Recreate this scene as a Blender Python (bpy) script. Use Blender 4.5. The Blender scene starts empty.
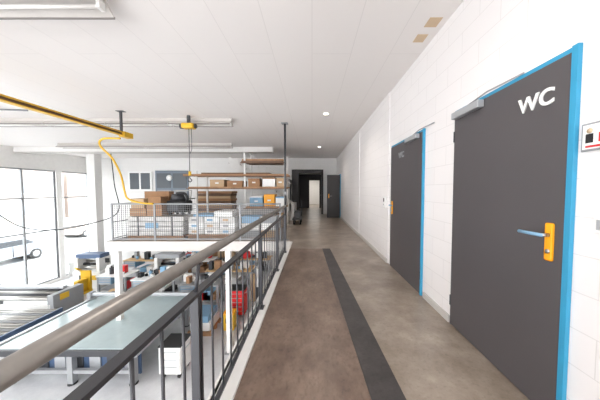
import bpy, bmesh, math, random
from mathutils import Vector, Matrix
random.seed(3)
S=bpy.context.scene
S.view_settings.view_transform='Standard'
S.view_settings.look='None'
COL=bpy.context.collection
HC=3.09; HF=-3.0; XL=-12.1; YB=13.0

# ---------------- materials ----------------
def s2l(c):
    return tuple(((v/255)/12.92 if v/255<=0.04045 else ((v/255+0.055)/1.055)**2.4) for v in c)+(1,)
MC={}
def mat(name,rgb,rough=0.5,metal=0.0,noise=0.0,nscale=8,rgb2=None,emit=0,bump=0.0,alpha=1):
    if name in MC: return MC[name]
    m=bpy.data.materials.new(name); m.use_nodes=True
    nt=m.node_tree; p=nt.nodes['Principled BSDF']
    p.inputs['Base Color'].default_value=s2l(rgb)
    p.inputs['Roughness'].default_value=rough; p.inputs['Metallic'].default_value=metal
    tc=nt.nodes.new('ShaderNodeTexCoord')
    n=nt.nodes.new('ShaderNodeTexNoise'); n.inputs['Scale'].default_value=nscale; n.inputs['Detail'].default_value=6
    nt.links.new(tc.outputs['Object'],n.inputs['Vector'])
    r=nt.nodes.new('ShaderNodeValToRGB')
    c1=s2l(rgb); k=1-(noise if noise else 0.04)
    c2=s2l(rgb2) if rgb2 else tuple(v*k for v in c1[:3])+(1,)
    r.color_ramp.elements[0].color=c2; r.color_ramp.elements[1].color=c1
    r.color_ramp.elements[0].position=0.35; r.color_ramp.elements[1].position=0.62
    nt.links.new(n.outputs['Fac'],r.inputs['Fac']); nt.links.new(r.outputs['Color'],p.inputs['Base Color'])
    if bump:
        b=nt.nodes.new('ShaderNodeBump'); b.inputs['Strength'].default_value=bump; b.inputs['Distance'].default_value=0.01
        nt.links.new(n.outputs['Fac'],b.inputs['Height']); nt.links.new(b.outputs['Normal'],p.inputs['Normal'])
    if emit:
        p.inputs['Emission Color'].default_value=s2l(rgb); p.inputs['Emission Strength'].default_value=emit
    MC[name]=m; return m

def block_mat(name,rgb,mortar,bw=0.45,bh=0.2,axis='Y'):
    m=bpy.data.materials.new(name); m.use_nodes=True; nt=m.node_tree; p=nt.nodes['Principled BSDF']
    p.inputs['Roughness'].default_value=0.6
    sx=nt.nodes.new('ShaderNodeSeparateXYZ'); cx=nt.nodes.new('ShaderNodeCombineXYZ')
    g=nt.nodes.new('ShaderNodeNewGeometry')
    nt.links.new(g.outputs['Position'],sx.inputs[0]); nt.links.new(sx.outputs[axis],cx.inputs[0]); nt.links.new(sx.outputs['Z'],cx.inputs[1])
    b=nt.nodes.new('ShaderNodeTexBrick'); b.inputs['Scale'].default_value=1
    b.inputs['Brick Width'].default_value=bw; b.inputs['Row Height'].default_value=bh; b.inputs['Mortar Size'].default_value=0.003
    b.inputs['Mortar Smooth'].default_value=0.3
    b.inputs['Color1'].default_value=s2l(rgb); b.inputs['Color2'].default_value=s2l(tuple(v-2 for v in rgb)); b.inputs['Mortar'].default_value=s2l(mortar)
    nt.links.new(cx.outputs[0],b.inputs['Vector']); nt.links.new(b.outputs['Color'],p.inputs['Base Color'])
    bp=nt.nodes.new('ShaderNodeBump'); bp.inputs['Strength'].default_value=0.15; bp.inputs['Distance'].default_value=0.003; bp.invert=True
    nt.links.new(b.outputs['Fac'],bp.inputs['Height']); nt.links.new(bp.outputs['Normal'],p.inputs['Normal'])
    return m

def ceil_mat():
    m=bpy.data.materials.new('painted_board_ceiling'); m.use_nodes=True; nt=m.node_tree; p=nt.nodes['Principled BSDF']
    p.inputs['Roughness'].default_value=0.7
    g=nt.nodes.new('ShaderNodeNewGeometry'); sx=nt.nodes.new('ShaderNodeSeparateXYZ'); cx=nt.nodes.new('ShaderNodeCombineXYZ')
    nt.links.new(g.outputs['Position'],sx.inputs[0]); nt.links.new(sx.outputs['Y'],cx.inputs[0]); nt.links.new(sx.outputs['X'],cx.inputs[1])
    b=nt.nodes.new('ShaderNodeTexBrick'); b.inputs['Scale'].default_value=1
    b.inputs['Brick Width'].default_value=6.2; b.inputs['Row Height'].default_value=0.5; b.inputs['Mortar Size'].default_value=0.004
    b.inputs['Color1'].default_value=s2l((235,230,227)); b.inputs['Color2'].default_value=s2l((234,229,226)); b.inputs['Mortar'].default_value=s2l((223,218,215))
    nt.links.new(cx.outputs[0],b.inputs['Vector']); nt.links.new(b.outputs['Color'],p.inputs['Base Color'])
    return m

def floor_mat(name,stops,scale=1.6,rough=0.5,speck=0.25,bump=0.1,stretch=(1,1,1)):
    m=bpy.data.materials.new(name); m.use_nodes=True; nt=m.node_tree; p=nt.nodes['Principled BSDF']
    tc=nt.nodes.new('ShaderNodeNewGeometry'); mp=nt.nodes.new('ShaderNodeMapping'); mp.inputs['Scale'].default_value=stretch
    nt.links.new(tc.outputs['Position'],mp.inputs['Vector'])
    n=nt.nodes.new('ShaderNodeTexNoise'); n.inputs['Scale'].default_value=scale; n.inputs['Detail'].default_value=10; n.inputs['Roughness'].default_value=0.7
    nt.links.new(mp.outputs[0],n.inputs['Vector'])
    r=nt.nodes.new('ShaderNodeValToRGB')
    while len(r.color_ramp.elements)<len(stops): r.color_ramp.elements.new(0.5)
    for e,(pos,c) in zip(r.color_ramp.elements,stops): e.position=pos; e.color=s2l(c)
    nt.links.new(n.outputs['Fac'],r.inputs['Fac'])
    n2=nt.nodes.new('ShaderNodeTexNoise'); n2.inputs['Scale'].default_value=38; n2.inputs['Detail'].default_value=4
    nt.links.new(mp.outputs[0],n2.inputs['Vector'])
    r2=nt.nodes.new('ShaderNodeValToRGB'); r2.color_ramp.elements[0].position=0.33; r2.color_ramp.elements[1].position=0.46
    k=1-speck; r2.color_ramp.elements[0].color=(k,k,k,1); r2.color_ramp.elements[1].color=(1,1,1,1)
    nt.links.new(n2.outputs['Fac'],r2.inputs['Fac'])
    mx=nt.nodes.new('ShaderNodeMix'); mx.data_type='RGBA'; mx.blend_type='MULTIPLY'; mx.inputs['Factor'].default_value=1
    nt.links.new(r.outputs[0],mx.inputs['A']); nt.links.new(r2.outputs[0],mx.inputs['B'])
    nt.links.new(mx.outputs['Result'],p.inputs['Base Color'])
    p.inputs['Roughness'].default_value=rough
    bp=nt.nodes.new('ShaderNodeBump'); bp.inputs['Strength'].default_value=bump; bp.inputs['Distance'].default_value=0.01
    nt.links.new(n2.outputs['Fac'],bp.inputs['Height']); nt.links.new(bp.outputs['Normal'],p.inputs['Normal'])
    return m

M_wallR=block_mat('white_block_wall',(235,231,230),(218,214,212))
M_wallB=block_mat('white_block_wall_x',(228,226,224),(214,212,210),axis='X')
M_ceil=ceil_mat()
M_brown=floor_mat('worn_brown_screed',[(0.30,(84,68,60)),(0.45,(112,93,81)),(0.57,(132,113,99)),(0.72,(164,146,132))],scale=2.0,rough=0.36,speck=0.2,stretch=(1,0.6,1))
M_conc=floor_mat('corridor_concrete',[(0.30,(118,104,92)),(0.46,(142,129,116)),(0.58,(162,149,136)),(0.74,(190,178,165))],scale=1.5,rough=0.3,speck=0.14)
M_hall=floor_mat('hall_floor_concrete',[(0.3,(186,186,188)),(0.5,(208,208,210)),(0.7,(226,226,226))],scale=0.8,rough=0.3,speck=0.05,bump=0.02)
M_strip=floor_mat('dark_channel_cover',[(0.3,(48,44,43)),(0.55,(68,63,62)),(0.8,(96,90,86))],scale=3,rough=0.45,speck=0.2)
M_white=mat('white_paint',(230,228,225),0.5)
M_white2=mat('white_lacquer',(240,240,238),0.35)
M_lamp=mat('lamp_housing_grey',(196,191,186),0.5)
M_lampe=mat('lamp_channel_edge',(128,122,118),0.5)
M_grey=mat('grey_paint',(150,152,154),0.5)
M_dgrey=mat('anthracite_paint',(62,63,67),0.45)
M_door=mat('anthracite_door',(82,78,80),0.4,noise=0.05,nscale=2)
M_blue=mat('teal_blue_frame',(50,150,190),0.45)
M_yel=mat('yellow_paint',(250,172,16),0.45)
M_yel2=mat('signal_yellow',(222,176,40),0.45)
M_red=mat('red_paint',(205,34,36),0.4)
M_steel=mat('brushed_steel',(176,174,170),0.32,0.85)
M_alu=mat('aluminium',(190,192,195),0.4,0.6)
M_hand=mat('handrail_tube_steel',(140,135,130),0.35,0.45,noise=0.12,nscale=20)
M_rail=mat('railing_dark_paint',(60,60,64),0.4,0.2)
M_black=mat('black_rubber',(28,28,30),0.6)
M_wood=mat('raw_timber',(176,134,96),0.6,noise=0.3,nscale=5)
M_ply=mat('plywood',(205,170,125),0.6,noise=0.2,nscale=4)
M_card=mat('cardboard',(166,126,92),0.8,noise=0.12,nscale=6)
M_card2=mat('light_cardboard',(196,166,132),0.8)
M_brn=mat('brown_beam',(116,86,66),0.6,noise=0.2)
M_bag=mat('woven_white_plastic',(222,220,218),0.7,noise=0.14,nscale=9,bump=0.3)
M_galv=mat('galvanised_wire',(110,110,112),0.45,0.3)
M_glass=mat('table_glass_green',(178,194,196),0.12)
M_bluem=mat('machine_blue',(70,90,120),0.45)
M_lblue=mat('light_blue_plastic',(130,170,200),0.5)
M_dblue=mat('grey_blue_door',(112,122,134),0.5)
M_green=mat('green_plastic',(70,130,80),0.5)
M_tan=mat('tan_patch',(205,180,150),0.8)
M_tube=mat('lamp_tube',(225,222,218),0.3)
M_spot=mat('downlight_glow',(255,246,225),0.4,emit=9)
M_carp=mat('car_silver',(170,176,184),0.25,0.4)
M_carg=mat('car_glass',(40,46,54),0.1)
M_asph=mat('street_asphalt',(190,190,190),0.8)
M_fac=mat('facade_render',(214,204,196),0.8)
M_fac2=mat('facade_dark',(170,156,148),0.8)
M_facw=mat('facade_window',(84,90,96),0.4)
M_facw2=mat('street_window_pane',(150,156,162),0.4)
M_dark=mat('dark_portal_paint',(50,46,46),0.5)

def glass_mat():
    m=bpy.data.materials.new('window_glass'); m.use_nodes=True; nt=m.node_tree; nt.nodes.clear()
    o=nt.nodes.new('ShaderNodeOutputMaterial'); t=nt.nodes.new('ShaderNodeBsdfTransparent'); g=nt.nodes.new('ShaderNodeBsdfGlossy')
    t.inputs[0].default_value=(0.96,0.98,0.98,1); g.inputs['Roughness'].default_value=0.03
    mx=nt.nodes.new('ShaderNodeMixShader'); mx.inputs[0].default_value=0.06
    nt.links.new(t.outputs[0],mx.inputs[1]); nt.links.new(g.outputs[0],mx.inputs[2]); nt.links.new(mx.outputs[0],o.inputs[0])
    return m
M_win=glass_mat()

# ---------------- builder ----------------
class B:
    def __init__(s,name): s.name=name; s.bm=bmesh.new(); s.mats=[]; s.L=s.bm.faces.layers.int.new('assigned')
    def _mi(s,m):
        if m not in s.mats: s.mats.append(m)
        return s.mats.index(m)
    def _fin(s,m,smooth=False):
        i=s._mi(m); L=s.L
        for f in s.bm.faces:
            if f[L]==0: f.material_index=i; f[L]=1; f.smooth=smooth
    def box(s,x0,x1,y0,y1,z0,z1,m,bev=0,rot=None):
        c=Vector(((x0+x1)/2,(y0+y1)/2,(z0+z1)/2))
        M=Matrix.Translation(c)
        if rot: M=M@rot.to_4x4()
        M=M@Matrix.Diagonal((abs(x1-x0),abs(y1-y0),abs(z1-z0),1))
        r=bmesh.ops.create_cube(s.bm,size=1,matrix=M)
        if bev:
            es=set(e for v in r['verts'] for e in v.link_edges)
            bmesh.ops.bevel(s.bm,geom=list(es),offset=bev,segments=2,affect='EDGES',profile=0.5)
        s._fin(m); return s
    def cyl(s,a,b,r,m,seg=12,r2=None):
        a=Vector(a); b=Vector(b); d=b-a
        q=d.to_track_quat('Z','Y').to_matrix().to_4x4()
        bmesh.ops.create_cone(s.bm,cap_ends=True,segments=seg,radius1=r,radius2=r if r2 is None else r2,depth=d.length,matrix=Matrix.Translation((a+b)/2)@q)
        s._fin(m,True); return s
    def sph(s,c,r,m,sc=(1,1,1)):
        bmesh.ops.create_uvsphere(s.bm,u_segments=16,v_segments=10,radius=r,matrix=Matrix.Translation(c)@Matrix.Diagonal((*sc,1)))
        s._fin(m,True); return s
    def tube(s,pts,r,m,seg=8,sub=1):
        pts=[Vector(p) for p in pts]
        if sub>1:
            o=[]
            P=[pts[0]]+pts+[pts[-1]]
            for i in range(1,len(P)-2):
                for k in range(sub):
                    t=k/sub; a,b,c,d=P[i-1],P[i],P[i+1],P[i+2]
                    o.append(0.5*((2*b)+(c-a)*t+(2*a-5*b+4*c-d)*t*t+(-a+3*b-3*c+d)*t**3))
            o.append(pts[-1]); pts=o
        rings=[]; ln=None
        up=Vector((0,0,1))
        for i,p in enumerate(pts):
            d=(pts[min(i+1,len(pts)-1)]-pts[max(i-1,0)]).normalized()
            u=up if abs(d.dot(up))<0.95 else Vector((1,0,0))
            n=d.cross(u).normalized()
            if ln is not None and n.dot(ln)<0: n=-n
            ln=n; w=d.cross(n)
            rings.append([s.bm.verts.new(p+n*r*math.cos(2*math.pi*k/seg)+w*r*math.sin(2*math.pi*k/seg)) for k in range(seg)])
        for A,C in zip(rings,rings[1:]):
            for k in range(seg):
                s.bm.faces.new((A[k],A[(k+1)%seg],C[(k+1)%seg],C[k]))
        s.bm.faces.new(rings[0][::-1]); s.bm.faces.new(rings[-1])
        s._fin(m,True); return s
    def prism(s,poly,axis,a,b,m,smooth=False):
        def P(p,t):
            if axis=='X': return (t,p[0],p[1])
            if axis=='Y': return (p[0],t,p[1])
            return (p[0],p[1],t)
        A=[s.bm.verts.new(P(p,a)) for p in poly]; C=[s.bm.verts.new(P(p,b)) for p in poly]
        n=len(poly)
        for k in range(n): s.bm.faces.new((A[k],A[(k+1)%n],C[(k+1)%n],C[k]))
        s.bm.faces.new(A[::-1]); s.bm.faces.new(C)
        s._fin(m,smooth); return s
    def done(s,rotz=0):
        bmesh.ops.recalc_face_normals(s.bm,faces=s.bm.faces)
        vs=[v.co for v in s.bm.verts]
        lo=[min(v[i] for v in vs) for i in range(3)]; hi=[max(v[i] for v in vs) for i in range(3)]
        o=Vector(((lo[0]+hi[0])/2,(lo[1]+hi[1])/2,lo[2]))
        for v in s.bm.verts: v.co-=o
        s.bm.faces.layers.int.remove(s.L)
        me=bpy.data.meshes.new(s.name); s.bm.to_mesh(me); s.bm.free()
        for m in s.mats: me.materials.append(m)
        ob=bpy.data.objects.new(s.name,me); ob.location=o; ob.rotation_euler[2]=rotz; COL.objects.link(ob)
        return ob

def area(name,loc,sx,sy,power,col=(1,0.97,0.93),parent=None,rot=(0,0,0)):
    l=bpy.data.lights.new(name,'AREA'); l.shape='RECTANGLE'; l.size=sx; l.size_y=sy; l.energy=power; l.color=col
    o=bpy.data.objects.new(name,l); COL.objects.link(o); o.location=loc; o.rotation_euler=rot
    if parent:
        o.parent=parent; o.matrix_parent_inverse=Matrix.Translation(parent.location).inverted()
    return o

# ---------------- shell ----------------
B('floor').box(-0.62,1.6,-4,YB+0.2,-0.3,0,M_conc).done()
b=B('storage_platform_floor').box(-5.2,-0.62,6.0,YB,-0.16,0,M_conc); b.box(-5.24,-0.62,5.94,6.0,-0.22,0.03,M_lamp); b.box(-5.26,-5.2,5.94,YB,-0.22,0.03,M_lamp)
for x in (-5.1,-2.2):
    b.box(x-0.06,x+0.06,6.05,6.17,HF,-0.16,M_white).box(x-0.1,x+0.1,6.0,6.2,HF,HF+0.02,M_grey)
b.done()
B('floor_hall').box(XL-0.1,1.6,-4,YB+0.2,HF-0.2,HF,M_hall).done()
B('ceiling').box(XL-0.3,1.7,-4.2,YB+0.2,HC,HC+0.25,M_ceil).done()
b=B('wall_right').box(1.40,1.6,-4,4.27,0,HC,M_wallR)
b.box(1.385,1.6,4.27,6.85,0,HC,M_wallR); b.box(1.37,1.6,6.85,YB,0,HC,M_wallR); b.done()
b=B('wall_front').box(XL-0.2,1.6,-4.2,-4.0,2.85,HC,M_wallB).box(XL-0.2,1.6,-4.2,-4.0,-0.4,0.25,M_wallB).box(XL-0.2,1.6,-4.2,-4.0,HF,HF+0.3,M_wallB)  # wide openings behind the camera, added to let daylight reach hall and doors
for x in (XL-0.2,-8.2,-4.4,-0.6,1.35): b.box(x,x+0.25,-4.2,-4.0,HF,HC,M_wallB)
b.done()
b=B('window_6')  # mullions of the unseen windows added for extra daylight
for x in (-10.2,-6.3,-2.4,0.5): b.box(x,x+0.06,-4.12,-4.06,0.25,2.85,M_alu).box(x,x+0.06,-4.12,-4.06,HF+0.3,-0.4,M_alu)
b.done()
B('wall_lower_right').box(1.4,1.6,-4,YB,HF,-0.3,M_wallR).done()
PX0,PX1,PZ=-0.83,0.62,2.36
b=B('wall_back').box(XL-0.2,PX0,YB,YB+0.2,HF,HC,M_wallB)
b.box(PX1,1.6,YB,YB+0.2,0,HC,M_wallB).box(PX0,PX1,YB,YB+0.2,PZ,HC,M_wallB); b.done()
b=B('trim_portal').box(PX0-0.28,PX0+0.1,YB-0.04,YB+0.22,0,PZ+0.1,M_dark).box(PX1-0.1,PX1,YB-0.04,YB+0.22,0,PZ,M_dark).box(PX0+0.1,PX1,YB-0.04,YB+0.22,PZ-0.1,PZ+0.1,M_dark); b.done()
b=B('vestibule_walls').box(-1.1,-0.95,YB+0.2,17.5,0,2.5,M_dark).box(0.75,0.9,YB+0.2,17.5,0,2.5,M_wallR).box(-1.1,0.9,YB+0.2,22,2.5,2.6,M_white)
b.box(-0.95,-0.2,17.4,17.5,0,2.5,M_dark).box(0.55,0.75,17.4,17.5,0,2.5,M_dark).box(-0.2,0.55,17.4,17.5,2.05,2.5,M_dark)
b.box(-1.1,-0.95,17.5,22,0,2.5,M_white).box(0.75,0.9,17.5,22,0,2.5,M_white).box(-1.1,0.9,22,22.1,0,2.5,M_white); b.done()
B('vestibule_floor').box(-1.1,0.9,YB+0.2,22.1,-0.2,0,M_conc).done()
area('room_lamp',(0,19.5,2.45),1.2,3,50)
b=B('wall_left').box(XL-0.2,XL,-4,YB,2.25,HC,M_white).box(XL-0.2,XL,-4,YB,HF,HF+0.12,M_white)
for y in (-4,0.9,5.8,11.15,12.75): b.box(XL-0.2,XL+(0.0),y,y+0.25,HF+0.12,2.25,M_white)
b.done()
seg=[(-3.75,0.9),(1.15,5.8),(6.05,11.15),(11.4,12.75)]
for i,(a,c) in enumerate(seg):
    b=B('window_%d'%(i+1)); x0,x1=XL-0.12,XL-0.05
    zb=HF+0.12
    n=max(1,round((c-a)/1.3))
    for k in range(n+1):
        y=a+(c-a)*k/n; w=0.035
        b.box(x0,x1,max(a,y-w),min(c,y+w),zb,2.25,M_dgrey if k%2==0 else M_grey)
    for z in (zb,-0.55,0.95,2.19): b.box(x0+0.005,x1-0.005,a,c,z,z+0.06,M_grey)
    b.box(XL-0.09,XL-0.085,a,c,zb,2.25,M_win); b.done()
b=B('concrete_column').box(-10.9,-10.5,11.4,11.8,HF,HC,M_white,0.02).box(-10.95,-10.45,11.35,11.85,HF,HF+0.1,M_grey); b.done()
b=B('ceiling_beam').box(XL,-1.6,9.6,9.95,2.88,HC,M_white).box(XL,-1.6,9.58,9.97,2.87,2.89,M_lamp); b.done()

def quad_slab(name,pts,z0,z1,m): 
    B(name).prism(pts,'Z',z0,z1,m).done()
def sl(Y): t=(Y-1.5)/3.8; return 0.378-0.145*t
def sr(Y): t=(Y-1.5)/3.8; return 0.597-0.187*t
quad_slab('walkway_floor_plate',[(-0.5,-3.9),(sl(-3.9)-0.003,-3.9),(sl(5.3)-0.003,5.3),(-0.5,5.3)],0.0,0.006,M_brown)
quad_slab('cable_channel_cover',[(sl(-3.9),-3.9),(sr(-3.9),-3.9),(sr(5.3),5.3),(sl(5.3),5.3)],0.0,0.009,M_strip)
b=B('trim_slab_edge').box(-0.64,-0.50,-4,5.94,0.0,0.03,M_white).box(-0.66,-0.62,-4,5.94,-0.32,0.03,M_white); b.done()
b=B('baseboard_right').box(1.38,1.40,2.33,2.88,0,0.07,M_lamp).box(1.38,1.40,-4,1.2,0,0.07,M_lamp).box(1.365,1.385,4.28,6.85,0,0.07,M_lamp).box(1.35,1.37,6.85,11.2,0,0.07,M_lamp); b.done()

# ---------------- doors ----------------
def wall_door(name,ya,yb,hx,handle='near',closer=True,wc=False):
    x=hx; zt=2.07; pr=0.022
    b=B(name)
    b.box(x-pr,x-0.002,ya,yb,0.012,zt,M_door,0.002)
    b.box(x-pr-0.004,x-0.001,ya-0.036,ya-0.004,0,zt+0.03,M_blue,0.002)
    b.box(x-0.012,x-0.001,ya-0.004,yb,zt+0.004,zt+0.03,M_blue)
    b.box(x-0.012,x-0.001,yb+0.003,yb+0.012,0,zt+0.03,M_blue)
    xf=x-pr
    hy=ya+0.068 if handle=='near' else yb-0.10
    sgn=1 if handle=='near' else -1
    b.box(xf-0.012,xf,hy-0.024,hy+0.024,0.93,1.15,M_yel,0.01)
    b.cyl((xf-0.012,hy,1.08),(xf-0.055,hy,1.08),0.011,M_steel)
    b.tube([(xf-0.055,hy-sgn*0.01,1.08),(xf-0.06,hy+sgn*0.05,1.08),(xf-0.06,hy+sgn*0.14,1.08)],0.0105,M_lblue,10)
    b.cyl((xf-0.018,hy,0.985),(xf-0.01,hy,0.985),0.013,M_steel)
    if closer:
        cy=yb-0.03 if handle=='near' else ya+0.44
        b.box(xf-0.055,xf,cy-0.36,cy,zt-0.065,zt-0.005,M_alu,0.006)
        b.tube([(xf-0.03,cy-0.2,zt+0.0),(xf-0.05,cy-0.45,zt+0.015),(x-0.015,cy-0.7,zt+0.035)],0.006,M_grey,6)
    hgy=yb if handle=='near' else ya
    for z in (0.25,1.85): b.cyl((xf-0.004,hgy-0.004,z-0.05),(xf-0.004,hgy-0.004,z+0.05),0.006,M_dgrey,8)
    ob=b.done()
    def text(t,y,z,size,m,nm):
        cu=bpy.data.curves.new(nm,'FONT'); cu.body=t; cu.size=size; cu.extrude=0.004; cu.offset=0.003; cu.space_character=1.05
        o=bpy.data.objects.new(nm,cu); COL.objects.link(o)
        dg=bpy.context.evaluated_depsgraph_get(); me=bpy.data.meshes.new_from_object(o.evaluated_get(dg)); bpy.data.objects.remove(o)
        me.materials.clear(); me.materials.append(m)
        o=bpy.data.objects.new(nm,me); COL.objects.link(o)
        R=Matrix(((0,0,-1),(-1,0,0),(0,1,0))).to_4x4()
        o.matrix_world=Matrix.Translation((xf-0.005,y,z))@R
        o.parent=ob; o.matrix_parent_inverse=Matrix.Translation(ob.location).inverted(); 
        return o
    if wc: text('WC',1.585,1.84,0.13,M_white2,'wc_lettering')
    else: text('WC',3.75,1.84,0.12,M_grey,'wc_lettering')
    return ob
wall_door('door_1',1.280,2.30,1.40,wc=True)
wall_door('door_2',2.96,4.12,1.40,handle='far')
b=B('door_3').box(0.72,1.34,11.25,11.30,0.012,2.06,M_dark,0.004).box(1.34,1.369,11.2,12.2,0,2.1,M_blue)
b.box(0.78,0.83,11.238,11.25,0.95,1.15,M_yel).tube([(0.8,11.24,1.05),(0.8,11.19,1.05),(0.94,11.19,1.05)],0.01,M_steel,6); b.done()
b=B('door_4').box(0.545,0.595,13.25,14.15,0.012,2.1,M_dgrey,0.004).box(0.53,0.545,13.3,13.36,0.95,1.15,M_yel).tube([(0.54,13.33,1.05),(0.49,13.33,1.05),(0.49,13.46,1.05)],0.01,M_steel,6); b.done()

b=B('wc_pictogram_sign'); b.box(1.388,1.399,1.02,1.225,1.535,1.675,M_grey,0.003).box(1.385,1.388,1.03,1.215,1.545,1.665,M_white2)
for yy,mm in ((1.185,M_black),(1.13,M_red),(1.075,M_green)):
    b.box(1.383,1.385,yy-0.016,yy+0.016,1.575,1.62,mm).cyl((1.383,yy,1.635),(1.385,yy,1.635),0.013,M_tan,10)
b.box(1.383,1.385,1.05,1.20,1.552,1.562,M_red); b.done()
b=B('light_switch').box(1.388,1.40,1.075,1.155,1.13,1.21,M_white2,0.003).box(1.384,1.388,1.09,1.14,1.145,1.195,M_alu,0.002); b.done()
b=B('intercom_box').box(1.345,1.384,4.36,4.44,1.02,1.22,M_white2,0.006).box(1.340,1.345,4.375,4.425,1.12,1.19,M_dgrey).cyl((1.338,4.40,1.07),(1.345,4.40,1.07),0.012,M_grey); b.done()

# ---------------- railing ----------------
b=B('walkway_railing'); xr=-0.57
posts=[-1.6,-0.25,1.12,2.55,3.76,4.87]
b.tube([(xr,-1.7,1.0),(xr,4.95,1.0)],0.026,M_hand,20)
b.box(xr-0.022,xr+0.022,-1.7,4.9,0.825,0.843,M_rail)
b.box(xr-0.015,xr+0.015,-1.7,4.9,0.08,0.095,M_rail)
for y in posts:
    b.box(xr-0.02,xr+0.02,y-0.007,y+0.007,0.03,0.825,M_rail); b.box(xr-0.02,xr+0.02,y+0.02,y+0.034,0.03,0.825,M_rail)
    b.box(xr-0.035,xr+0.035,y-0.03,y+0.06,0.03,0.04,M_rail)
    b.tube([(xr,y+0.013,0.84),(xr-0.0,y+0.03,0.9),(xr,y+0.05,0.98)],0.009,M_rail,8)
y=-1.5
while y<4.8:
    if all(abs(y-p-0.013)>0.05 for p in posts): b.cyl((xr,y,0.09),(xr,y,0.83),0.0065,M_rail,8)
    y+=0.148
b.done()
b=B('steel_prop_post').cyl((-0.71,6.25,0),(-0.71,6.25,HC),0.028,M_dgrey,16).box(-0.8,-0.62,6.16,6.34,0.0,0.015,M_grey).box(-0.8,-0.63,6.16,6.34,HC-0.015,HC,M_grey).cyl((-0.71,6.25,1.2),(-0.71,6.25,1.3),0.04,M_grey,16); b.done()

b=B('platform_mesh_railing'); yf=6.03
for x in (-5.15,-4.05,-2.95,-1.85,-0.82): b.box(x-0.018,x+0.018,yf-0.018,yf+0.018,0.03,0.98,M_grey)
b.tube([(-5.17,yf,0.98),(-0.8,yf,0.98)],0.02,M_grey,10); b.tube([(-5.15,yf,0.97),(-5.15,12.9,0.97)],0.02,M_grey,10)
b.box(-5.15,-0.82,yf-0.012,yf+0.012,0.06,0.085,M_grey)
for x in [(-5.13+0.055*i) for i in range(79)]: b.box(x-0.003,x+0.003,yf-0.002,yf+0.002,0.07,0.97,M_galv)
for z in [0.1+0.055*i for i in range(16)]: b.box(-5.13,-0.82,yf-0.004,yf-0.001,z-0.003,z+0.003,M_galv)
for yy in (7.6,9.2,10.8,12.4): b.box(-5.17,-5.13,yy-0.02,yy+0.02,0.03,0.97,M_grey)
for yy in [6.2+0.14*i for i in range(48)]: b.box(-5.152,-5.148,yy-0.003,yy+0.003,0.04,0.96,M_galv)
for z in (0.08,0.5): b.box(-5.16,-5.14,6.05,12.9,z,z+0.02,M_grey)
b.done()

# ---------------- ceiling fittings ----------------
def fluor(name,x0,x1,y):
    b=B(name); zt=HC-0.002
    b.box(x0,x1,y-0.05,y+0.05,zt-0.07,zt,M_lamp,0.004)
    n=max(1,round((x1-x0)/1.55)); L=(x1-x0)/n
    for i in range(n):
        a=x0+i*L+0.01; c=x0+(i+1)*L-0.01
        b.prism([(y-0.13,zt-0.15),(y-0.05,zt-0.07),(y+0.05,zt-0.07),(y+0.13,zt-0.15),(y+0.12,zt-0.155),(y,zt-0.085),(y-0.12,zt-0.155)],'X',a,c,M_lamp)
        b.box(a,c,y-0.136,y-0.126,zt-0.165,zt-0.145,M_lampe).box(a,c,y+0.126,y+0.136,zt-0.165,zt-0.145,M_lampe)
        b.cyl((a+0.03,y,zt-0.15),(c-0.03,y,zt-0.15),0.018,M_tube,10)
        b.box(a,a+0.03,y-0.03,y+0.03,zt-0.175,zt-0.08,M_white); b.box(c-0.03,c,y-0.03,y+0.03,zt-0.175,zt-0.08,M_white)
    b.done()
fluor('fluorescent_lamp',-9.5,-1.82,2.12)
fluor('fluorescent_lamp',-9.5,-1.97,5.85)
fluor('fluorescent_lamp',-9.5,-3.0,8.9)
fluor('fluorescent_lamp',-9.5,-1.82,-1.6)
for (x,y) in ((0.32,5.45),(0.3,9.6),(0.32,1.2),(0.32,-2.6)):
    b=B('ceiling_downlight').cyl((x,y,HC-0.012),(x,y,HC-0.0),0.075,M_white2,24).cyl((x,y,HC-0.016),(x,y,HC-0.012),0.055,M_spot,24); o=b.done()
    l=bpy.data.lights.new('spot','SPOT'); l.energy=60; l.spot_size=2.6; l.spot_blend=0.8; l.shadow_soft_size=0.05; l.color=(1,0.93,0.85)
    lo=bpy.data.objects.new('downlight_bulb',l); COL.objects.link(lo); lo.location=(x,y,HC-0.03); lo.parent=o; lo.matrix_parent_inverse=Matrix.Translation(o.location).inverted()
B('ceiling_patch').box(1.19,1.31,2.72,2.86,HC-0.004,HC,M_tan).done()
B('ceiling_patch').box(1.20,1.33,2.46,2.60,HC-0.004,HC,M_tan).done()

b=B('crane_rail'); xc=-4.25; zc=2.62
b.box(xc-0.045,xc+0.045,-3.9,5.5,zc,zc+0.02,M_yel2).box(xc-0.01,xc+0.01,-3.9,5.5,zc-0.05,zc,M_brn).box(xc-0.045,xc+0.045,-3.9,5.5,zc-0.065,zc-0.05,M_yel2)
b.tube([(xc-0.08,-3.9,zc-0.03),(xc-0.08,5.4,zc-0.03)],0.012,M_black,6)
for y in (-3,0,2.9,5.3): b.box(xc-0.02,xc+0.02,y-0.02,y+0.02,zc+0.02,HC,M_dgrey); b.box(xc-0.08,xc+0.08,y-0.05,y+0.05,HC-0.01,HC,M_dgrey)
b.box(xc-0.07,xc+0.07,5.3,5.56,zc-0.09,zc+0.03,M_yel2,0.01)
b.done()
b=B('compressed_air_pipe'); X=-4.62
b.tube([(X+0.3,5.35,zc-0.12),(X-0.05,5.3,zc-0.14),(X-0.16,5.35,zc-0.28),(X-0.02,5.5,zc-0.55),(X-0.0,5.7,1.7),(X+0.0,5.8,1.3),(X+0.04,5.85,1.12),(X+0.3,5.9,1.02),(X+0.6,5.94,0.99)],0.022,M_yel2,10,sub=6); b.done()
b=B('chain_hoist'); hx,hy=-2.9,5.6
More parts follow.
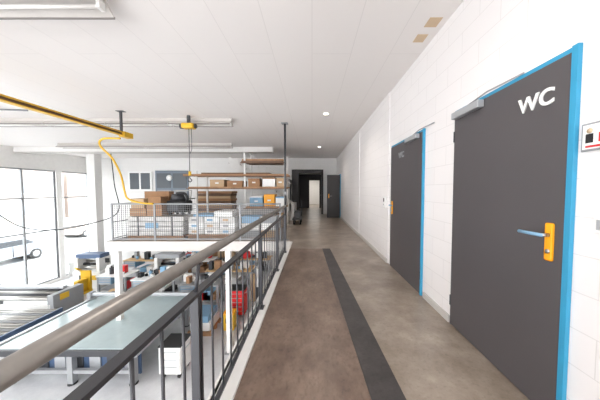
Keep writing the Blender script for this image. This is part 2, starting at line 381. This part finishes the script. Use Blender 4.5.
b.box(hx-0.03,hx+0.03,hy-0.03,hy+0.03,2.88,HC,M_dgrey).box(hx-0.14,hx+0.14,hy-0.1,hy+0.1,2.78,2.9,M_yel2,0.03).cyl((hx-0.2,hy,2.84),(hx-0.12,hy,2.84),0.06,M_dgrey,16).cyl((hx+0.12,hy,2.84),(hx+0.18,hy,2.84),0.05,M_dgrey,16)
b.tube([(hx,hy,2.8),(hx,hy,1.75)],0.008,M_dgrey,6); b.tube([(hx+0.06,hy,2.8),(hx+0.06,hy,2.3),(hx+0.02,hy,2.2)],0.006,M_dgrey,6)
b.cyl((hx,hy,1.68),(hx,hy,1.78),0.03,M_yel2); b.tube([(hx,hy,1.68),(hx,hy,1.62),(hx+0.045,hy,1.575),(hx,hy,1.53),(hx-0.04,hy,1.57)],0.011,M_dgrey,8,sub=4); b.done()
b=B('hanging_cable').tube([(-9.6,11.3,3.08),(-9.4,11.2,1.6),(-8.7,10.5,0.35),(-9.4,9.8,-0.1),(-10.3,9.3,-0.25),(-11.3,9.1,-0.1),(-12.05,9,0.4)],0.02,M_black,6,sub=6); b.done()
b=B('ceiling_conduit').tube([(-11.9,4.5,HC-0.02),(-6.2,5.2,HC-0.02)],0.018,M_grey,6); b.done()

# ---------------- storage platform contents ----------------
def wrapped_stack(x0,x1,y0,y1,h,name='wrapped_sheet_stack'):
    b=B(name)
    for i in range(3): b.box(x0,x1,y0+(y1-y0-0.1)*i/2,y0+(y1-y0-0.1)*i/2+0.1,0.0,0.09,M_wood)
    n=4
    for i in range(n):
        z0=0.092+(h-0.092)*i/n; z1=0.092+(h-0.092)*(i+1)/n-0.008
        j=random.uniform(-.03,.03)
        b.box(x0+j,x1+j,y0,y1,z0,z1,M_bag,0.03)
    for xx in (x0+0.3,x1-0.3): b.box(xx-0.015,xx+0.015,y0-0.012,y0-0.004,0.09,h,M_dgrey)
    b.box(x0+0.5,x0+0.85,y0-0.012,y0-0.004,0.3,0.45,M_lblue)
    b.done()
wrapped_stack(-5.02,-3.5,6.35,7.2,0.62)
b=B('pallet_white_boxes')
for i in range(3): b.box(-3.4,-2.1,6.4+0.4*i,6.5+0.4*i,0.0,0.09,M_wood)
b.box(-3.4,-2.1,6.35,7.35,0.09,0.12,M_wood)
for i in range(3):
    for j in range(3): b.box(-3.38+0.43*i,-2.97+0.43*i,6.4,7.3,0.122+0.16*j,0.277+0.16*j,M_white2 if (i+j)%2 else M_bag,0.008).box(-3.3+0.43*i,-3.15+0.43*i,6.394,6.4,0.17+0.16*j,0.23+0.16*j,(M_card2,M_lblue,M_grey)[(i*2+j)%3])
b.box(-3.3,-2.75,6.5,7.1,0.604,0.66,M_lblue,0.005).box(-2.7,-2.2,6.45,7.2,0.604,0.75,M_white2,0.01)
b.done()
b=B('cardboard_box_stack')
b.box(-5.0,-4.55,6.42,6.85,0.625,0.84,M_card,0.006).box(-4.98,-4.62,6.45,6.8,0.843,1.1,M_card2,0.006).box(-4.53,-4.12,6.42,6.85,0.625,0.95,M_card,0.006).box(-4.5,-4.16,6.45,6.8,0.955,1.16,M_card,0.006)
b.box(-4.92,-4.2,6.9,7.15,0.625,1.3,M_card,0.006)
b.box(-5.0,-4.55,6.416,6.42,0.72,0.74,M_tan).box(-4.53,-4.12,6.416,6.42,0.78,0.80,M_tan); b.done()
b=B('flat_cardboard_bundle')
for i in range(13): b.box(-4.6+random.uniform(-.03,.03),-3.2+random.uniform(-.03,.03),9.3,10.0,0.0+i*0.1,0.09+i*0.1,(M_card,M_card2,M_brn)[i%3])
b.done()
b=B('black_vacuum_machine')
z=0.625
b.box(-4.05,-3.55,6.5,7.0,z+0.08,z+0.42,M_black,0.05).cyl((-3.85,6.75,z+0.42),(-3.85,6.75,z+0.6),0.2,M_dgrey,20,0.15).box(-4.0,-3.7,6.48,6.5,z+0.15,z+0.3,M_dgrey)
for sx in (-3.98,-3.62):
    for sy in (6.58,6.92): b.cyl((sx-0.02,sy,z+0.045),(sx+0.02,sy,z+0.045),0.045,M_black,12)
b.tube([(-3.6,6.6,z+0.3),(-3.48,6.55,z+0.45),(-3.55,6.55,z+0.62),(-3.8,6.6,z+0.62)],0.035,M_black,10,sub=5).tube([(-4.02,6.95,z+0.4),(-4.05,7.0,z+0.7),(-3.58,7.0,z+0.7),(-3.6,6.95,z+0.4)],0.015,M_steel,8); b.done()
b=B('stacked_grey_crates')
for i,(x0,x1) in enumerate(((-1.98,-1.5),(-1.47,-0.98))):
    for j in range(3):
        m=(M_grey,M_white,M_lblue,M_card2,M_white2,M_grey)[i*3+j]
        b.box(x0,x1,6.6,7.1,0.0+0.2*j,0.16+0.2*j,m,0.006).box(x0-0.01,x1+0.01,6.59,7.11,0.16+0.2*j,0.195+0.2*j,m,0.004)
b.done()
b=B('timber_storage_rack')
for x in (-4.05,-2.35,-0.95):
    for y in (8.25,9.1): b.box(x-0.03,x+0.03,y-0.03,y+0.03,0,2.62 if x>-3 else 2.0,M_white)
for z,x0,x1,m in ((1.42,-4.4,-0.85,M_wood),(1.86,-4.5,-0.8,M_card),(2.32,-2.5,-0.95,M_brn),(0.72,-2.4,-0.9,M_wood)):
    b.box(x0,x1,8.21,8.25,z-0.05,z-0.02,M_brn)
    for i in range(4): b.box(x0+random.uniform(0,.12),x1-random.uniform(0,.12),8.2+i*0.24,8.42+i*0.24,z-0.02,z+0.035,m)
for i in range(5): b.box(-3.9+0.1*i,-1.5,8.3+0.12*i,8.4+0.12*i,1.9,1.95,M_brn)
for i in range(4): b.box(-2.45,-1.0,8.25+0.16*i,8.38+0.16*i,2.36,2.42,M_wood)
b.done()
def bx(name,x0,x1,y0,y1,z0,z1,m,m2=None):
    b=B(name); b.box(x0,x1,y0,y1,z0,z1,m,0.006); b.box(x0-0.004,x1+0.004,y0-0.004,y1+0.004,z1-0.05,z1+0.004,m2 or m,0.004)
    b.box((x0+x1)/2-0.06,(x0+x1)/2+0.06,y0-0.007,y0,(z0+z1)/2-0.02,(z0+z1)/2+0.03,M_white2); b.done()
for a in [(-2.2,-1.75,0.757,1.12,M_lblue,M_white),(-1.7,-1.33,0.757,1.18,M_yel,None),(-1.28,-1.0,0.757,1.1,M_white2,M_lblue),(-2.2,-1.6,0.0,0.42,M_lblue,M_white),(-1.55,-1.05,0.0,0.48,M_card2,None),
          (-2.25,-1.85,1.457,1.74,M_card,None),(-1.75,-1.3,1.457,1.78,M_white2,M_card),(-3.6,-3.1,1.457,1.7,M_card2,None),(-3.0,-2.45,1.457,1.66,M_card,None),(-1.25,-1.0,1.457,1.76,M_card2,None)]:
    bx('storage_bin',a[0],a[1],8.3,8.9,a[2],a[3],a[4],a[5])
b=B('upper_staircase')
n=11
for i in range(n):
    x=-0.95-0.24*i; z=0.18*(i+1)+0.55
    b.box(x-0.28,x,10.3,11.2,z-0.04,z,M_brn)
    b.box(x-0.02,x,10.3,11.2,z-0.18,z-0.04,M_white)
for yy in (10.26,11.2): b.prism([(-0.9,0.35),(-0.9,0.75),(-3.6,2.8),(-3.6,2.4)],'Y',yy,yy+0.04,M_white)
b.box(-1.0,-0.75,10.26,11.24,0,0.75,M_white)
b.tube([(-0.9,10.28,1.6),(-2.9,10.28,3.05)],0.02,M_white,8)
for i in range(6): b.cyl((-1.0-0.33*i,10.28,0.72+0.25*i),(-1.0-0.33*i,10.28,1.67+0.228*i),0.012,M_white,8)
b.done()
b=B('back_wall_doors').box(-8.6,-6.8,YB-0.08,YB-0.001,0.35,2.4,M_dblue,0.01)
for x in (-8.5,-7.62): b.box(x,x+0.75,YB-0.1,YB-0.08,1.45,2.25,M_facw).box(x-0.0,x+0.75,YB-0.09,YB-0.08,0.45,1.35,M_grey)
b.cyl((-7.8,YB-0.13,2.0),(-7.8,YB-0.10,2.0),0.16,M_white2,20); b.done()
b=B('window_5').box(-10.1,-8.8,YB-0.06,YB-0.001,1.3,2.35,M_white2).box(-10.0,-9.5,YB-0.07,YB-0.06,1.38,2.27,M_facw).box(-9.4,-8.9,YB-0.07,YB-0.06,1.38,2.27,M_facw); b.done()
b=B('hand_pallet_trolley')
for y in (9.1,9.75): 
    for x in (-0.7,-0.45): b.cyl((x-0.03,y,0.09),(x+0.03,y,0.09),0.09,M_black,16)
b.box(-0.76,-0.4,9.0,9.85,0.18,0.24,M_dgrey,0.01).tube([(-0.72,9.85,0.2),(-0.72,9.9,0.9),(-0.44,9.9,0.9),(-0.44,9.85,0.2)],0.02,M_dgrey,8).box(-0.7,-0.45,9.1,9.7,0.24,0.5,M_dgrey,0.02); b.done()
b=B('electrical_cabinet').box(-1.45,-1.13,12.3,12.9,0,1.9,M_dgrey,0.01).box(-1.43,-1.15,12.285,12.3,0.05,1.85,M_grey,0.004).box(-1.2,-1.18,12.27,12.285,0.9,1.05,M_black); b.done()

# ---------------- hall contents ----------------
F=HF
def flatbed():
    b=B('flatbed_cutting_table'); x0,x1,y0,y1=-6.9,-3.85,4.95,7.5; z=F+0.9
    b.box(x0,x1,y0,y1,z-0.05,z,M_glass,0.01)
    b.box(x0-0.08,x0,y0-0.05,y1+0.05,z-0.16,z+0.03,M_alu,0.01).box(x1,x1+0.08,y0-0.05,y1+0.05,z-0.16,z+0.03,M_alu,0.01)
    b.box(x0,x1,y0-0.06,y0,z-0.14,z-0.01,M_dgrey,0.005).box(x0,x1,y1,y1+0.06,z-0.14,z-0.01,M_dgrey,0.005)
    b.box(x0+0.1,x1-0.1,y0+0.3,y0+0.34,F+0.1,z-0.16,M_bluem)
    for i in range(7): b.box(x0+0.2+i*0.4,x0+0.45+i*0.4,y0+0.27,y0+0.3,F+0.2,F+0.6,(M_alu,M_dgrey)[i%2],0.004)
    for x in (x0+0.15,(x0+x1)/2,x1-0.15):
        for y in (y0+0.15,y1-0.15): b.box(x-0.06,x+0.06,y-0.06,y+0.06,F,z-0.05,M_grey); b.cyl((x,y,F),(x,y,F+0.03),0.09,M_black)
    for y in (y0+0.15,y1-0.15): b.box(x0+0.1,x1-0.1,y-0.04,y+0.04,F+0.25,F+0.33,M_grey)
    b.box(x0-0.12,x1+0.12,7.25,7.37,z+0.1,z+0.2,M_alu,0.02).box(x0-0.14,x0-0.02,7.2,7.4,z-0.1,z+0.22,M_grey,0.01).box(x1+0.02,x1+0.14,7.2,7.4,z-0.1,z+0.22,M_grey,0.01)
    b.box(-5.6,-5.3,7.1,7.25,z+0.03,z+0.28,M_white2,0.02)
    b.done()
flatbed()
b=B('roller_laminating_machine')
x0,x1=-11.2,-8.3; y0=7.3
for x in (x0,x1): b.box(x-0.1,x+0.1,y0,y0+1.0,F,F+1.0,M_grey,0.02).box(x-0.105,x+0.105,y0+0.2,y0+0.5,F+0.75,F+0.95,M_yel2,0.01)
for i in range(5): b.cyl((x0,y0+0.12+0.2*i,F+0.85),(x1,y0+0.12+0.2*i,F+0.85),0.07,(M_steel,M_dgrey)[i%2],16)
b.box(x0,x1,y0+0.4,y0+0.55,F+1.05,F+1.13,M_alu,0.01).box(x0,x1,y0,y0+0.05,F+0.35,F+0.7,M_white).box(x0,x1,y0+0.95,y0+1.0,F+0.4,F+0.6,M_bluem); b.done()
b=B('roller_conveyor'); 
for x in (-9.6,-7.5): b.box(x-0.03,x+0.03,4.6,6.9,F+0.7,F+0.82,M_bluem)
for i in range(18): b.cyl((-9.57,4.7+0.125*i,F+0.78),(-7.53,4.7+0.125*i,F+0.78),0.035,M_steel if i%3 else M_grey,10)
for x in (-9.6,-7.5):
    for y in (4.8,6.7): b.box(x-0.03,x+0.03,y-0.03,y+0.03,F,F+0.7,M_grey)
b.done()
b=B('yellow_lift_trolley').box(-9.6,-9.2,9.0,9.7,F+0.12,F+0.2,M_yel2,0.01).box(-9.6,-9.2,9.6,9.68,F+0.2,F+1.0,M_yel2,0.01).box(-9.5,-9.3,9.2,9.6,F+0.2,F+0.7,M_yel2,0.04).tube([(-9.6,9.65,F+1.0),(-9.7,9.5,F+1.15),(-9.4,9.3,F+1.15)],0.03,M_yel2,8)
for x in (-9.55,-9.25):
    for y in (9.08,9.6): b.cyl((x-0.03,y,F+0.07),(x+0.03,y,F+0.07),0.07,M_black,12)
b.done()
def bench(x0,x1,y0,y1,stuff=6,top=None):
    b=B('workbench'); z=F+0.88
    b.box(x0,x1,y0,y1,z-0.05,z,top or M_ply,0.005)
    for x in (x0+0.06,x1-0.06):
        for y in (y0+0.06,y1-0.06): b.box(x-0.035,x+0.035,y-0.035,y+0.035,F,z-0.05,M_grey)
    b.box(x0+0.06,x1-0.06,y0+0.05,y1-0.05,F+0.25,F+0.28,M_grey)
    b.box(x0+0.1,x0+0.6,y0+0.02,y1-0.1,z-0.35,z-0.05,M_lblue,0.005)
    for k in range(3): b.box(x0+0.12,x0+0.58,y0+0.005,y0+0.02,z-0.14-0.1*k,z-0.07-0.1*k,M_alu)
    cols=[M_white,M_red,M_dgrey,M_card,M_lblue,M_white2,M_white2,M_grey,M_white,M_black]
    for i in range(stuff):
        x=x0+0.15+(x1-x0-0.35)*(i+0.3)/stuff; y=random.uniform(y0+0.1,y1-0.3); m=cols[random.randrange(len(cols))]
        w=random.uniform(0.06,0.14); h=random.uniform(0.08,0.4)
        if random.random()<0.4: b.cyl((x,y+0.08,z),(x,y+0.08,z+h*0.7),w*0.6,m,14).cyl((x,y+0.08,z+h*0.7),(x,y+0.08,z+h*0.85),w*0.25,M_black,10)
        else: b.box(x-w,x+w,y,y+0.2,z,z+h,m,0.008)
    for i in range(3):
        x=x0+0.75+(x1-x0-1.1)*i/3; b.box(x,x+0.3,y0+0.1,y1-0.15,F+0.28,F+0.28+random.uniform(.15,.35),cols[random.randrange(10)],0.006)
    b.done()
bench(-9.3,-7.2,11.4,12.2,10); bench(-7.0,-4.9,11.3,12.1,10,M_white); bench(-7.0,-5.3,8.9,9.7,10,M_white2); bench(-4.6,-2.6,9.9,10.7,11); bench(-8.7,-7.5,9.3,10.1,7,M_white); bench(-3.6,-2.1,11.6,12.3,8)
bench(-4.9,-3.4,8.4,9.1,9,M_grey)
b=B('metal_shelving')
for x in (-6.9,-5.9,-4.9,-3.9): 
    for y in (12.5,12.9): b.box(x-0.02,x+0.02,y-0.02,y+0.02,F,F+2.2,M_dgrey)
for k,z in enumerate((0.1,0.65,1.2,1.75,2.18)):
    b.box(-6.9,-3.9,12.5,12.9,F+z,F+z+0.03,M_grey)
    if k<4:
        x=-6.85
        while x<-4.2:
            w=random.uniform(0.15,0.35); b.box(x,x+w,12.55,12.85,F+z+0.03,F+z+0.03+random.uniform(.2,.45),random.choice([M_card,M_white,M_lblue,M_red,M_white2,M_card2,M_dgrey]),0.005); x+=w+0.04
b.done()
# press / machine units
def press(x,y,m,m2):
    b=B('printing_press')
    b.box(x-0.6,x+0.6,y-0.35,y+0.35,F,F+0.75,m,0.03).box(x-0.55,x-0.4,y-0.3,y+0.3,F+0.75,F+1.35,m,0.02).box(x+0.4,x+0.55,y-0.3,y+0.3,F+0.75,F+1.35,m,0.02).box(x-0.55,x+0.55,y-0.25,y+0.25,F+1.3,F+1.5,m2,0.03)
    for k in range(3): b.cyl((x-0.42,y-0.15+0.15*k,F+0.9+0.1*k),(x+0.42,y-0.15+0.15*k,F+0.9+0.1*k),0.065,(M_steel,M_black,M_steel)[k],16)
    b.box(x-0.3,x+0.1,y-0.37,y-0.35,F+0.3,F+0.6,M_dgrey,0.005).box(x+0.2,x+0.45,y-0.375,y-0.35,F+0.4,F+0.6,M_yel2,0.005)
    b.tube([(x+0.6,y-0.1,F+0.6),(x+0.75,y-0.1,F+0.7),(x+0.75,y-0.1,F+1.1)],0.02,M_steel,8).box(x+0.66,x+0.84,y-0.14,y-0.1,F+1.1,F+1.3,M_black,0.01)
    b.done()
press(-6.4,10.5,M_white,M_grey); press(-9.9,10.5,M_white,M_bluem)
b=B('cable_reel'); 
b.cyl((-7.6,8.55,F+0.28),(-7.6,8.6,F+0.28),0.28,M_ply,24).cyl((-7.6,8.85,F+0.28),(-7.6,8.9,F+0.28),0.28,M_ply,24).cyl((-7.6,8.6,F+0.28),(-7.6,8.85,F+0.28),0.19,M_black,24); b.done()
b=B('paper_roll_stack')
for i,(xx,yy) in enumerate(((-2.05,9.0),(-2.3,9.05),(-2.15,9.3))): b.cyl((xx,yy,F),(xx,yy,F+0.9+0.15*i),0.1,(M_white2,M_card2,M_white)[i],20).cyl((xx,yy,F+0.9+0.15*i),(xx,yy,F+0.905+0.15*i),0.04,M_brn,12)
b.done()
def toolcab(name,x,y,w,d,h,m,n=5):
    b=B(name); 
    b.box(x-w/2,x+w/2,y-d/2,y+d/2,F+0.12,F+h,m,0.01)
    for k in range(n):
        z0=F+0.16+(h-0.22)*k/n; z1=F+0.16+(h-0.22)*(k+1)/n-0.015
        b.box(x-w/2+0.02,x+w/2-0.02,y-d/2-0.015,y-d/2,z0,z1,m,0.004).box(x-w/2+0.08,x+w/2-0.08,y-d/2-0.03,y-d/2-0.015,z1-0.03,z1-0.015,M_alu)
    b.box(x-w/2-0.01,x+w/2+0.01,y-d/2-0.01,y+d/2+0.01,F+h,F+h+0.025,M_black,0.005)
    for sx in (-1,1):
        for sy in (-1,1): b.cyl((x+sx*(w/2-0.07)-0.02,y+sy*(d/2-0.07),F+0.06),(x+sx*(w/2-0.07)+0.02,y+sy*(d/2-0.07),F+0.06),0.06,M_black,12)
    b.tube([(x+w/2,y-d/2+0.06,F+h-0.1),(x+w/2+0.06,y-d/2+0.06,F+h-0.08),(x+w/2+0.06,y+d/2-0.06,F+h-0.08),(x+w/2,y+d/2-0.06,F+h-0.1)],0.012,M_alu,6)
    b.done()
toolcab('red_tool_cabinet',-2.6,8.0,0.62,0.48,0.95,M_red)
toolcab('white_tool_cart',-3.25,5.45,0.5,0.5,0.75,M_white,3)
b=B('red_bucket').cyl((-3.3,6.15,F),(-3.3,6.15,F+0.32),0.13,M_red,20,0.16).tube([(-3.46,6.15,F+0.3),(-3.3,6.15,F+0.45),(-3.14,6.15,F+0.3)],0.006,M_steel,6,sub=4); b.done()
b=B('yellow_bin').box(-2.73,-2.41,7.05,7.35,F,F+0.5,M_yel2,0.03).box(-2.75,-2.39,7.03,7.37,F+0.5,F+0.56,M_yel,0.02).box(-2.65,-2.49,7.035,7.05,F+0.25,F+0.4,M_black); b.done()
def pallet(x,y,items,w0=1.2):
    b=B('loaded_pallet'); h0=w0/2
    for i in range(3): b.box(x-h0,x+h0,y-0.4+0.35*i,y-0.3+0.35*i,F,F+0.1,M_wood)
    for i in range(6): b.box(x-h0+(w0-0.15)/5*i,x-h0+0.15+(w0-0.15)/5*i,y-0.4,y+0.4,F+0.1,F+0.125,M_wood)
    z=F+0.126
    for (w,h,m) in items: b.box(x-w/2,x+w/2,y-0.36,y+0.36,z,z+h,m,0.01); z+=h+0.002
    b.done()
pallet(-1.3,9.2,[(1.0,0.35,M_card),(0.8,0.25,M_white)]); pallet(-3.35,7.2,[(0.6,0.25,M_white2),(0.5,0.2,M_lblue)],0.7); pallet(-1.4,6.3,[(0.8,0.2,M_card2)])
pallet(-8.2,3.4,[(1.0,0.3,M_white2)])
b=B('office_chair')
cx,cy=-1.7,7.6
b.box(cx-0.24,cx+0.24,cy-0.24,cy+0.24,F+0.45,F+0.53,M_black,0.03).box(cx-0.22,cx+0.22,cy+0.2,cy+0.26,F+0.62,F+1.05,M_black,0.03).cyl((cx,cy,F+0.1),(cx,cy,F+0.45),0.03,M_steel).box(cx-0.03,cx+0.03,cy+0.2,cy+0.25,F+0.45,F+0.65,M_black)
for k in range(5):
    a=k*2*math.pi/5; p=(cx+0.28*math.cos(a),cy+0.28*math.sin(a)); b.tube([(cx,cy,F+0.12),(p[0],p[1],F+0.07)],0.02,M_black,8).sph((p[0],p[1],F+0.03),0.03,M_black)
b.done()
b=B('window_radiator')
for i in range(20): b.box(XL+0.08,XL+0.14,11.45+0.06*i,11.49+0.06*i,F+0.15,F+0.75,M_white2)
b.box(XL+0.085,XL+0.135,11.45,12.63,F+0.18,F+0.24,M_white2).box(XL+0.085,XL+0.135,11.45,12.63,F+0.66,F+0.72,M_white2).box(XL,XL+0.1,11.7,11.74,F+0.3,F+0.34,M_grey).box(XL+0.06,XL+0.1,12.4,12.44,F,F+0.2,M_grey); b.done()

# ---------------- exterior ----------------
B('street_ground').box(-60,XL-0.2,-30,60,F-0.25,F-0.05,M_asph).done()
def building(x0,x1,y0,y1,h,m):
    b=B('street_building').box(x0,x1,y0,y1,F-0.05,F+h,m)
    b.box(x0-0.3,x1+0.3,y0-0.2,y1+0.2,F+h,F+h+0.3,M_fac2)
    z=F+1
    while z+1.6<F+h:
        y=y0+1
        while y+1.5<y1:
            b.box(x1,x1+0.05,y,y+1.4,z,z+1.5,M_facw2).box(x1,x1+0.1,y-0.08,y+1.48,z-0.1,z,M_white).box(x1+0.05,x1+0.07,y+0.66,y+0.74,z,z+1.5,M_white); y+=2.6
        z+=2.9
    b.done()
building(-48,-38,14,36,6.8,M_fac); building(-48,-39,37.5,56,8,M_fac2); building(-48,-38.5,-14,12,6,M_fac)
def car(cxm,y0,m):
    b=B('parked_car')
    prof=[(0,0.35),(0,0.75),(0.15,0.9),(1.0,1.0),(1.6,1.42),(2.9,1.45),(3.6,1.05),(4.1,0.98),(4.2,0.7),(4.2,0.35)]
    zz=F-0.05
    b.prism([(y0+p[0],zz+p[1]) for p in prof],'X',cxm-0.85,cxm+0.85,m)
    b.prism([(y0+p[0],zz+p[1]) for p in [(1.15,1.02),(1.65,1.36),(2.8,1.38),(3.35,1.05)]],'X',cxm-0.86,cxm+0.86,M_carg)
    for y in (y0+0.8,y0+3.35):
        b.cyl((cxm-0.88,y,zz+0.32),(cxm+0.88,y,zz+0.32),0.32,M_black,20).cyl((cxm-0.89,y,zz+0.32),(cxm+0.89,y,zz+0.32),0.19,M_alu,16)
    b.box(cxm+0.845,cxm+0.87,y0+2.2,y0+2.23,zz+0.4,zz+1.0,M_dgrey); b.done()
car(-18.6,11.6,M_carp); car(-22,21,M_fac2); car(-24,27,M_carp)

# ---------------- world ----------------
w=bpy.data.worlds.new('overcast_sky'); S.world=w; w.use_nodes=True
bg=w.node_tree.nodes['Background']; bg.inputs['Strength'].default_value=7.0
bg.inputs['Color'].default_value=(0.97,0.98,1.0,1)

# ---------------- camera ----------------
cam=bpy.data.cameras.new('camera'); co=bpy.data.objects.new('camera',cam); COL.objects.link(co)
cam.sensor_width=36; cam.lens=235/600*36; cam.shift_x=-12/600; cam.clip_start=0.02
co.location=(0,0,1.34); co.rotation_euler=(math.radians(90-2.44),0,0)
S.camera=co
